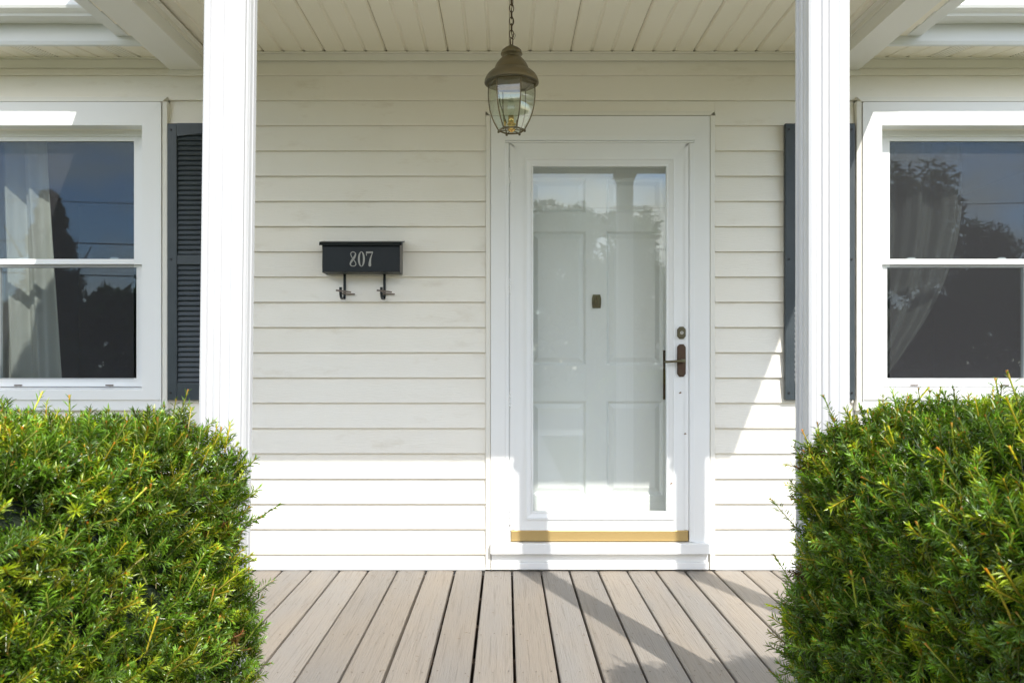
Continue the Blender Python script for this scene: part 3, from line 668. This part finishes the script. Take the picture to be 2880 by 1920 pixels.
def hexpt(r, v_, a): return (LX+r*math.cos(a), LY+r*math.sin(a), LZ(v_))
for k in range(6):
    a, b = A0+k*R(60), A0+(k+1)*R(60); m = MB(); vs = []; n_ = len(gp)
    for dr_ in (0, -.003):
        for r_, v_ in gp: vs += [hexpt((r_+dr_), v_, a+R(1.5)), hexpt((r_+dr_), v_, b-R(1.5))]
    fs = []
    for i in range(n_-1): fs += [(2*i, 2*i+2, 2*i+3, 2*i+1), (2*n_+2*i, 2*n_+2*i+1, 2*n_+2*i+3, 2*n_+2*i+2)]
    m.add(vs, fs, True).build('glass_pane', lamp_glass, ln)
    MB().tube([hexpt(r_+.0012, v_, a) for r_, v_ in gp], .0026, 8).build('glass_bar', brass, ln)
    p = Vector(hexpt(.0515, 369, a)); MB().lathe([(0, -.006), (.004, -.005), (.0048, .0), (.004, .004), (0, .005)], p, 10).build('bolt', bronze2, ln)
    MB().tube([hexpt(.0505, 367, a), hexpt(.0505, 367, b)], .0034, 8).build('bottom_rail', brass, ln)
    MB().tube([hexpt(.0905, 236, a), hexpt(.0905, 236, b)], .0035, 8).build('top_rail', brass, ln)
    MB().tube([hexpt(.050, 367.5, a), hexpt(.012, 366, a)], .0018, 6).build('bottom_spoke', brass, ln)
MB().lathe([(0, LZ(372)), (.007, LZ(372)), (.007, LZ(369)), (.013, LZ(368)), (.015, LZ(364)), (.012, LZ(360)), (.012, LZ(352)), (.017, LZ(351)), (.017, LZ(349)), (.0, LZ(349))], c0, 24).build('socket_base', bright_brass, ln)
MB().lathe([(.0, LZ(349)), (.011, LZ(349)), (.011, LZ(326)), (0, LZ(326))], (LX-.002, LY, 0), 20).build('candle_sleeve', bright_brass, ln)
MB().lathe([(.0075, LZ(326)), (.012, LZ(318)), (.0155, LZ(306)), (.014, LZ(293)), (.008, LZ(280)), (.002, LZ(270)), (0, LZ(269))], (LX-.002, LY, 0), 20).build('bulb', lamp_glass, ln)
for sx in (-.026, .022): MB().tube([(LX+sx, LY+.01, LZ(352)), (LX+sx, LY+.01, LZ(336))], .004, 10).build('candle_sleeve', bright_brass, ln)
MB().tube([(LX-.055, LY+.015, LZ(240)), (LX-.045, LY+.012, LZ(290)), (LX-.020, LY+.01, LZ(345))], .0022, 6).build('inner_rod', bronze2, ln)
# chain, cord and ceiling plate
ct = MB(); 
z = LZ(126)-.002; i = 0
MB().tube([(LX-.004, LY, LZ(129)), (LX-.005, LY, LZ(112)), (LX, LY, LZ(106)), (LX+.005, LY, LZ(112)), (LX+.004, LY, LZ(129))], .0022, 8).build('hanger_loop', chain_m, ln)
zc = LZ(106)
lm = [None, None]; k = 0
while zc < CZ-.035:
    h = .0165; ang = R(78) if k % 2 else R(12)
    pts = []
    for j in range(18):
        t = 2*math.pi*j/18; px = .0085*math.sin(t); pz = h*math.cos(t)
        pts.append((LX+px*math.cos(ang), LY+px*math.sin(ang), zc+h-.004+pz))
    MB().tube(pts, .0018, 6, closed=True).build('chain_link', chain_m, ln)
    zc += 2*h-.0075; k += 1
cp = []
for j in range(60):
    t = j/59; zz = lerp(LZ(128), CZ-.02, t); cp.append((LX+.0035*math.sin(t*26)+.002, LY+.0035*math.cos(t*26)-.001, zz))
MB().tube(cp, .0016, 6).build('lamp_cord', chain_m, ln)
MB().tube([(LX+.004, LY-.004, LZ(116)), (LX+.011, LY-.005, LZ(110)), (LX+.0155, LY-.005, LZ(102)), (LX+.011, LY-.004, LZ(96)), (LX+.004, LY-.003, LZ(99))], .0009, 5).build('ground_wire', chain_m, ln)
MB().lathe([(.004, CZ-.045), (.012, CZ-.04), (.03, CZ-.03), (.055, CZ-.014), (.062, CZ-.0015), (0, CZ-.0015)], c0, 32).build('ceiling_canopy', brass, ln)

# ------------------------------------------------------------------ curtains
def curtain(name, m, xl_f, xr_f, z0, z1, y, nfold, amp, label, seed):
    r_ = random.Random(seed); nu, nv = 72, 30; vs = []; ph = r_.uniform(0, 6)
    for j in range(nv+1):
        t = j/nv; z_ = lerp(z1, z0, t); a, b = xl_f(t), xr_f(t)
        for i in range(nu+1):
            s_ = i/nu; w_ = 1+.25*math.sin(3*t+s_*4)
            vs.append((lerp(a, b, s_), y+amp*w_*math.sin(s_*nfold*2*math.pi+ph+.5*math.sin(t*2+s_*3))+.25*amp*math.sin(s_*nfold*5.3*math.pi+t), z_))
    k = nu+1
    fs = [(j*k+i, j*k+i+1, (j+1)*k+i+1, (j+1)*k+i) for j in range(nv) for i in range(nu)]
    o = MB().add(vs, fs, True).build(name, m); so = o.modifiers.new('cloth', 'SOLIDIFY'); so.thickness = .0015
    return tag(o, label, 'curtain', 'window curtains')
curtain('curtain', curtain_l, lambda t: -2.85, lambda t: -2.49+.10*t, .62, 2.30, .25, 3.3, .032, 'pale white curtain hanging in folds inside the left window', 3)
curtain('curtain', curtain_r, lambda t: 1.86, lambda t: 2.50-.02*t-.46*max(0, (t-.25)/.75)**2.0, .93, 2.30, .27, 3.6, .034, 'grey drawn-back curtain inside the right window', 5)

# ------------------------------------------------------------------ yew hedges
def np_mesh(name, V, F, C, m, parent):
    me = bpy.data.meshes.new(name); nv, nf = len(V), len(F)
    me.vertices.add(nv); me.vertices.foreach_set('co', V.astype(np.float32).ravel())
    me.loops.add(nf*3); me.loops.foreach_set('vertex_index', F.astype(np.int32).ravel())
    me.polygons.add(nf); me.polygons.foreach_set('loop_start', (np.arange(nf)*3).astype(np.int32))
    at = me.color_attributes.new('col', 'FLOAT_COLOR', 'POINT')
    at.data.foreach_set('color', np.concatenate([C, np.ones((nv, 1))], 1).astype(np.float32).ravel())
    me.materials.append(m); me.update(); o = bpy.data.objects.new(name, me); COL.objects.link(o); o.parent = parent
    return o
def rotz_to(D, spin):
    """rotation matrices taking +z to unit vectors D with a spin about the axis"""
    ref = np.where(np.abs(D[:, 2:3]) < .9, np.array([[0, 0, 1.]]), np.array([[1., 0, 0]]))
    X = np.cross(ref, D); X /= np.linalg.norm(X, axis=1, keepdims=True); Yv = np.cross(D, X)
    c, s = np.cos(spin)[:, None], np.sin(spin)[:, None]
    return np.stack([X*c+Yv*s, -X*s+Yv*c, D], axis=2)
def yew_shoot(rg, L, n, flat, tip, cut=False):
    """one shoot along +z: kite-shaped folded needles and a thin stem"""
    V, F, C = [], [], []
    def quad(base, d, up, ln, w, col):
        i = len(V); side = np.cross(d, up); side /= np.linalg.norm(side)
        mid = base+d*ln*.5+up*ln*.07
        V.extend([base, mid-side*w*.5, base+d*ln-up*ln*.05, mid+side*w*.5])
        F.extend([(i, i+1, i+2), (i, i+2, i+3)]); C.extend([col*.8, col, col*1.15, col])
    a = rg.uniform(0, 6)
    for k in range(n):
        t = (k+.4)/n; base = np.array([0, 0, L*(.12+.88*t)])
        if flat: a = (0 if k % 2 else math.pi)+rg.normal(0, .45)
        else: a += 2.4+rg.normal(0, .3)
        el = math.radians(rg.uniform(22, 50) if t < .8 else rg.uniform(40, 78))
        d = np.array([math.cos(a)*math.cos(el), math.sin(a)*math.cos(el), math.sin(el)])
        up = np.array([-math.cos(a)*math.sin(el), -math.sin(a)*math.sin(el), math.cos(el)])
        ln = rg.uniform(.014, .0225)*(1-.3*max(0, t-.75)/.25)
        g = rg.uniform(.75, 1.25)*(1+.55*t**3)
        quad(base, d, up, ln, rg.uniform(.0023, .0030), np.array([.086, .166, .012])*g)
    i = len(V); r0, r1 = (.0021, .0018) if cut else (.0016, .0013)
    for z_, r_, cc in ((0, r0, (.07, .085, .018)), (L*.93, r1, (.20, .24, .03)), (L*1.03, r1*1.6 if tip else r1*.4, (.40, .18, .035) if tip else (.18, .26, .035))) if not cut else ((0, r0, (.16, .20, .025)), (L*.85, r1, (.30, .33, .03)), (L*1.05, r1*1.25, (.50, .24, .05))):
        for j in range(3): V.append(np.array([r_*math.cos(j*2.094), r_*math.sin(j*2.094), z_])); C.append(np.array(cc))
    for q in (0, 3):
        for j in range(3):
            a_, b_ = i+q+j, i+q+(j+1) % 3; F.extend([(a_, b_, b_+3), (a_, b_+3, a_+3)])
    return np.array(V), np.array(F), np.array(C)
def hedge(name, label, inner_x, outer_x, yb, yf, top, shear, seed, sprigs, bulge=.014):
    sg = 1 if outer_x < inner_x else -1            # direction (in x) that the inner face looks
    rg = np.random.default_rng(seed)
    root = empty(name, ((inner_x+outer_x)/2, (yb+yf)/2, GZ), label, 'hedge', 'clipped yew hedges flanking the porch steps')
    hx, hy = abs(inner_x-outer_x)/2, (yb-yf)/2; zc, hz = (top+GZ)/2, (top-GZ)/2
    cx, cy = (inner_x+outer_x)/2, (yb+yf)/2; rad = .195
    def lump(p): return .018*np.sin(p[:, 0]*7+seed)*np.sin(p[:, 1]*8.3+1.3)+.013*np.sin(p[:, 2]*9+p[:, 0]*4+p[:, 1]*5)+.012*np.sin(p[:, 0]*19+p[:, 2]*17)
    def surf(q):
        """project box-surface points q (local, -h..h) to a rounded box; returns point and normal"""
        h = np.array([hx, hy, hz]); core = np.clip(q, -(h-rad), h-rad); d = q-core; nn = d/np.linalg.norm(d, axis=1, keepdims=True)
        return core+nn*rad, nn
    def place(p):
        w = p.copy(); bul = bulge*np.clip(1-((p[:, 2]+zc-.35)/.45)**2, 0, 1); w[:, 1] += cy; w[:, 2] += zc; w[:, 0] += cx+sg*shear*(p[:, 1]-hy)+sg*bul; return w
    def sample(face, n, lo=None):
        u, v_ = rg.uniform(-1, 1, n), rg.uniform(-1, 1, n)
        if face == 'top': return np.stack([u*hx, v_*hy, np.full(n, hz)], 1)
        if face == 'in': return np.stack([np.full(n, sg*hx), u*hy, v_*hz], 1)
        if face == 'out': return np.stack([np.full(n, -sg*hx), u*hy, v_*hz], 1)
        if face == 'back': return np.stack([u*hx, np.full(n, hy), v_*hz], 1)
        return np.stack([u*hx, np.full(n, -hy), v_*hz], 1)
    q = np.concatenate([sample('top', int(4*hx*hy*5200)), sample('in', int(4*hy*hz*6600)), sample('front', int(4*hx*hz*900)), sample('back', int(4*hx*hz*1300)), sample('out', int(4*hy*hz*400))])
    p, nn = surf(q); w = place(p)
    # thin out what stays outside any view of the porch
    far = (w[:, 2] < .12) | ((w[:, 0]-inner_x)*-sg > 1.5)
    keep = ~(far & (rg.random(len(w)) < .82)); p, nn, w = p[keep], nn[keep], w[keep]
    # hollows where the clipped shoots thin out and the near-black core shows
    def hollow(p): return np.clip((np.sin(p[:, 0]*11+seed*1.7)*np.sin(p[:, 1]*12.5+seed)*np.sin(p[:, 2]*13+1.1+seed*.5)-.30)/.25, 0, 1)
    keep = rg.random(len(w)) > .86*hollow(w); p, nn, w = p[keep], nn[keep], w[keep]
    N = len(w); depth = rg.uniform(-.095, -.004, N)+lump(w)
    pos = w+nn*depth[:, None]
    up = np.array([[0, 0, 1.]]); D = nn*.36+up*.64+rg.normal(0, .40, (N, 3)); D /= np.linalg.norm(D, axis=1, keepdims=True)
    spin = rg.uniform(0, 6.28, N); scl = rg.uniform(.75, 1.25, N)
    protos = [yew_shoot(rg, rg.uniform(.032, .060), int(rg.integers(25, 30)), bool(rg.random() < .45), bool(rg.random() < .55)) for _ in range(14)]
    pid = rg.integers(0, len(protos), N)
    cuts = [yew_shoot(rg, rg.uniform(.055, .085), int(rg.integers(9, 15)), False, True, True) for _ in range(4)]
    cm = rg.random(N) < .035; pid[cm] = len(protos)+rg.integers(0, 4, cm.sum()); protos = protos+cuts; D[cm] = D[cm]*.5+np.array([[0, 0, .5]]); D /= np.linalg.norm(D, axis=1, keepdims=True)
    dead = pos[rg.integers(0, N, 12)]
    VV, FF, CC = [], [], []; base = 0
    Rm = rotz_to(D, spin)
    patch = .5+.5*np.sin(w[:, 0]*9+seed)*np.sin(w[:, 1]*11+w[:, 2]*6)
    for k, (pv, pf, pc) in enumerate(protos):
        ix = np.where(pid == k)[0]
        if not len(ix): continue
        v_ = np.einsum('nij,mj->nmi', Rm[ix], pv)*scl[ix][:, None, None]+pos[ix][:, None, :]
        tone = rg.uniform(.50, 1.55, len(ix)); kind = rg.random(len(ix))
        tint = np.ones((len(ix), 3))*tone[:, None]
        yel = (kind < .16+.14*patch[ix]); tint[yel] *= np.array([2.5, 1.65, 1.0])
        lite = (kind > .86); tint[lite] *= np.array([1.6, 1.5, 1.6])
        br = (np.min(np.linalg.norm(pos[ix][:, None, :]-dead[None], axis=2), axis=1) < .032) | (kind > .9985); tint[br] = np.array([1.5, .50, 1.7])*tone[br][:, None]
        c_ = pc[None]*tint[:, None, :]
        M = len(pv); f_ = pf[None]+(base+np.arange(len(ix))*M)[:, None, None]
        VV.append(v_.reshape(-1, 3)); CC.append(c_.reshape(-1, 3)); FF.append(f_.reshape(-1, 3)); base += M*len(ix)
    # longer stray sprigs
    for (s0, s1) in sprigs:
        a, b = np.array(s0), np.array(s1); L = np.linalg.norm(b-a); pv, pf, pc = yew_shoot(rg, L, int(L/.0026), True, True)
        bend = pv.copy(); bend[:, 0] += .12*(pv[:, 2]/L)**2*L
        v_ = bend @ rotz_to(((b-a)/L)[None], np.array([rg.uniform(0, 6)]))[0].T+a
        VV.append(v_); CC.append(pc*rg.uniform(.9, 1.5)); FF.append(pf+base); base += len(pv)
    o_ = np.array(root.location)
    fo = np_mesh('foliage', np.concatenate(VV)-o_, np.concatenate(FF), np.clip(np.concatenate(CC), 0, .8), yew_m, root); fo['kind'] = 'stuff'
    # added near-black core, its colour standing in for shade between the shoots
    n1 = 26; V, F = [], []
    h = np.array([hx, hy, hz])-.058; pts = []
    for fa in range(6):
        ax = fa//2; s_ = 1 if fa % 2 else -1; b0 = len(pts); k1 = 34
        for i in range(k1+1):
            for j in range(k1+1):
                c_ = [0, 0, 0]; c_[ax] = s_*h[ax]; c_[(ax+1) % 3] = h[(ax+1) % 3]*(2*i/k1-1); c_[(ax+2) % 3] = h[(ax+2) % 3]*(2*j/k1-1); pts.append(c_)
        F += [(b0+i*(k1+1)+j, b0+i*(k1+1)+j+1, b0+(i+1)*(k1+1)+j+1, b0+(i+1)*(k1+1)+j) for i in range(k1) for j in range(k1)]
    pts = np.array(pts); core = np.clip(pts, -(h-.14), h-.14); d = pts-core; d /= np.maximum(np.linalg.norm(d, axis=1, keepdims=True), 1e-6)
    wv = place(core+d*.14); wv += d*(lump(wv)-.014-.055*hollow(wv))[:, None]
    MB().add([tuple(x_) for x_ in wv], F).build('shade_core', core_m, root)
    st = MB()
    for i in range(7):
        bx = lerp(inner_x-sg*.55, outer_x+sg*.5, i/6)-sg*.15; by = cy+rnd.uniform(-.1, .1)
        st.tube([(bx, by, GZ-.02), (bx+rnd.uniform(-.1, .1), by+rnd.uniform(-.1, .1), .1), (bx+rnd.uniform(-.1, .1), by, .45)], [.028, .02, .008], 7)
    st.build('stem', wood_m, root)
    return root
hedge('yew_hedge', 'sunlit clipped yew hedge with yellow tips, left of the deck', -.572, -2.65, -2.10, -3.25, .925, .30, 11,
      [((-.62, -2.2, .66), (-.545, -2.16, .715)), ((-.62, -2.25, .50), (-.555, -2.2, .55)), ((-.63, -2.2, .33), (-.55, -2.2, .345))])
hedge('yew_hedge', 'clipped yew hedge with a shaded dark side, right of the deck', .660, 2.85, -2.10, -3.25, .938, .16, 23,
      [((.72, -2.2, .62), (.635, -2.2, .735)), ((.72, -2.2, .46), (.645, -2.2, .60)), ((.74, -2.3, .25), (.615, -2.25, .355)), ((.73, -2.2, .38), (.66, -2.2, .45)), ((.80, -2.18, .86), (.77, -2.16, .975)), ((.76, -2.2, .84), (.685, -2.18, .865)), ((1.0, -2.2, .91), (.985, -2.2, .985))], .008)

# ------------------------------------------------------------------ trees and wires across the street (seen mirrored in the glass)
def tree_mesh(kind, seed):
    rg = np.random.default_rng(seed); V, F, C = [], [], []
    cl = []
    if kind == 'round':
        for _ in range(46):
            d = rg.normal(0, 1, 3); d /= np.linalg.norm(d); r_ = rg.uniform(.35, 1)**.6
            cl.append((np.array([0, 0, 6.2])+d*r_*np.array([3.1, 3.1, 2.9]), rg.uniform(.6, 1.15)))
    else:
        for i in range(60):
            t = rg.uniform(0, 1)**.8; r_ = (1-t)*2.2+.15; a = rg.uniform(0, 6.28)
            cl.append((np.array([r_*math.cos(a)*rg.uniform(.3, 1), r_*math.sin(a)*rg.uniform(.3, 1), 1.5+t*8.5]), .35+.55*(1-t)))
    for c_, r_ in cl:
        n = 260; d = rg.normal(0, 1, (n, 3)); d /= np.linalg.norm(d, axis=1, keepdims=True); p = c_+d*(r_*rg.uniform(.5, 1, n)**.5)[:, None]
        u = rg.normal(0, 1, (n, 3)); u /= np.linalg.norm(u, axis=1, keepdims=True); v_ = np.cross(u, d); s_ = rg.uniform(.14, .26, (n, 1))
        b = len(V); V.extend(np.stack([p-u*s_, p+v_*s_*.7, p+u*s_], 1).reshape(-1, 3)); F.extend((b+np.arange(n*3)).reshape(-1, 3))
        col = (np.array([.055, .095, .02]) if kind == 'round' else np.array([.03, .06, .022]))*rg.uniform(.6, 1.4)
        C.extend(np.repeat(col[None]*rg.uniform(.7, 1.3, (n, 1)), 3, 0))
    return np.array(V), np.array(F), np.array(C)
rg_ = np.random.default_rng(3); n_ = 42000
px = rg_.uniform(-75, 75, n_); top_ = 5.4+1.4*np.sin(px*.23)+1.0*np.sin(px*.61+1)+.6*np.sin(px*1.7); pz = GZ+(top_-GZ)*rg_.uniform(0, 1, n_)**.7; py = -46+rg_.uniform(-2, 2, n_)
pp = np.stack([px, py, pz], 1); u_ = rg_.normal(0, 1, (n_, 3)); u_ /= np.linalg.norm(u_, axis=1, keepdims=True); w_ = np.cross(u_, rg_.normal(0, 1, (n_, 3))); s_ = rg_.uniform(.35, .7, (n_, 1))
woods_c = np.repeat(np.array([[.045, .075, .018]])*rg_.uniform(.5, 1.5, (n_, 1)), 3, 0)
tag(np_mesh('far_woods', np.stack([pp-u_*s_, pp+w_*s_*.6, pp+u_*s_], 1).reshape(-1, 3), np.arange(n_*3).reshape(-1, 3), woods_c, leaf_m, None), 'band of low green woods beyond the street', 'woods', kind='stuff')
protos = {}
def tree(kind, x, y, s, label):
    t = empty('maple_tree' if kind == 'round' else 'spruce_tree', (x, y, GZ), label, 'tree', 'trees across the street')
    key = (kind, int(abs(x)*7) % 2)
    if key not in protos:
        V, F, C = tree_mesh(kind, 5+len(protos)); cr_ = np_mesh('crown', V, F, C, leaf_m, t)
        H = 6 if kind == 'round' else 9.5
        tm = MB().tube([(0, 0, -.1), (.1, 0, H*.3), (0, .1, H*.6), (.1, 0, H)], [.26, .2, .13, .05], 9)
        for k in range(5):
            a = k*1.3; tm.tube([(0, 0, H*.35+k*.3), (1.2*math.cos(a), 1.2*math.sin(a), H*.6+k*.35), (2*math.cos(a), 2*math.sin(a), H*.75+k*.4)], [.1, .06, .02], 6)
        tr_ = tm.build('trunk', wood_m, None); tr_.parent = t; protos[key] = (cr_.data, tr_.data)
    else:
        for n_, d_ in zip(('crown', 'trunk'), protos[key]): o = bpy.data.objects.new(n_, d_); COL.objects.link(o); o.parent = t
    t.scale = (s, s, s); t.rotation_euler = (0, 0, x*1.7)
    return t
tree('round', 4.0, -34, 1.05, 'broad maple across the street mirrored low in the door glass')
tree('round', -5.5, -38, 1.0, 'broad maple across the street left of the walkway line')
tree('round', -15, -37, 1.05, 'broad maple across the street mirrored in the left window')
tree('spruce', 10.5, -33, .85, 'dark spruce across the street mirrored at the right of the door glass')
tree('round', 17.5, -35, 1.25, 'tall maple across the street mirrored in the right window')
tree('round', 25, -40, 1.0, 'far maple at the right end of the street trees')
tree('spruce', -23, -36, 1.0, 'dark spruce at the left end of the street trees')
for x_, lb in ((-30, 'wooden utility pole across the street, left'), (34, 'wooden utility pole across the street, right')):
    u = empty('utility_pole', (x_, -24, GZ), lb, 'utility pole', 'street utility poles')
    MB().tube([(x_, -24, GZ-.2), (x_, -24, 8.2)], [.16, .11], 12).build('pole', wood_m, u); MB().box(x_-.06, x_+.06, -25, -23, 7.2, 7.35).build('crossarm', wood_m, u)
for i, (z_, yw, lb) in enumerate(((7.3, -23.2, 'thin upper overhead wire along the street'), (6.0, -24.0, 'thicker middle overhead cable along the street'), (4.9, -24.2, 'lowest overhead cable along the street'))):
    pts = [(lerp(-30, 34, t/40), yw, z_-1.3*(1-(2*t/40-1)**2)*.7) for t in range(41)]
    tag(MB().tube(pts, .022 if i else .014, 5).build('overhead_wire', wire_m), lb, 'wire', 'overhead wires')

# ------------------------------------------------------------------ small debris
def leaf_bit(x, y, z, r, label, onwall=True):
    rr = random.Random(int(x*1000)); pts = []
    for i in range(9):
        a = i*2*math.pi/9; q = r*rr.uniform(.35, 1.0); pts.append((q*math.cos(a), q*math.sin(a)*1.3))
    m = MB(); vs = [(0, 0, r*.35)]+[(p[0], p[1], rr.uniform(0, r*.3)) for p in pts]
    m.add(vs, [(0, i+1, (i+1) % 9+1) for i in range(9)]); o = m.build('dried_leaf', leafscrap); so = o.modifiers.new('t', 'SOLIDIFY'); so.thickness = .0006
    o.location = (x, y, z); o.rotation_euler = (R(90), rr.uniform(0, 3), 0) if onwall else (0, 0, rr.uniform(0, 3))
    return tag(o, label, 'dried leaf', 'dried leaf scraps')
leaf_bit(.884, -.027, .905, .0065, 'tiny dried leaf scrap on the storm door just below the lever plate')
leaf_bit(.909, -.0305, .698, .0060, 'tiny dried leaf scrap on the right edge of the storm door')
leaf_bit(.836, -.037, .447, .0060, 'tiny dried leaf scrap low on the storm door beside the glass')
leaf_bit(1.17, -1.06, .0022, .008, 'small dried leaf lying on the deck near the right hedge', False)
lit = MB(); rr = random.Random(4)
for i in range(170):
    x = rr.uniform(-.75, .85); y = -rr.random()**1.5*1.5-.02; a = rr.uniform(0, 3.14); l_ = rr.uniform(.004, .011); w_ = .0009
    if rr.random() < .45: x = g0+round((x-g0)/.1465)*.1465+rr.choice((-1, 1))*rr.uniform(.006, .012)
    c_, s2 = math.cos(a), math.sin(a)
    lit.add([(x-l_*c_, y-l_*s2, .0020), (x+w_*s2, y-w_*c_, .0026), (x+l_*c_, y+l_*s2, .0020), (x-w_*s2, y+w_*c_, .0026)], [(0, 1, 2, 3)])
tag(lit.build('needle_litter', leafscrap), 'scattered brown yew needles on the porch deck', 'needle litter', kind='stuff')
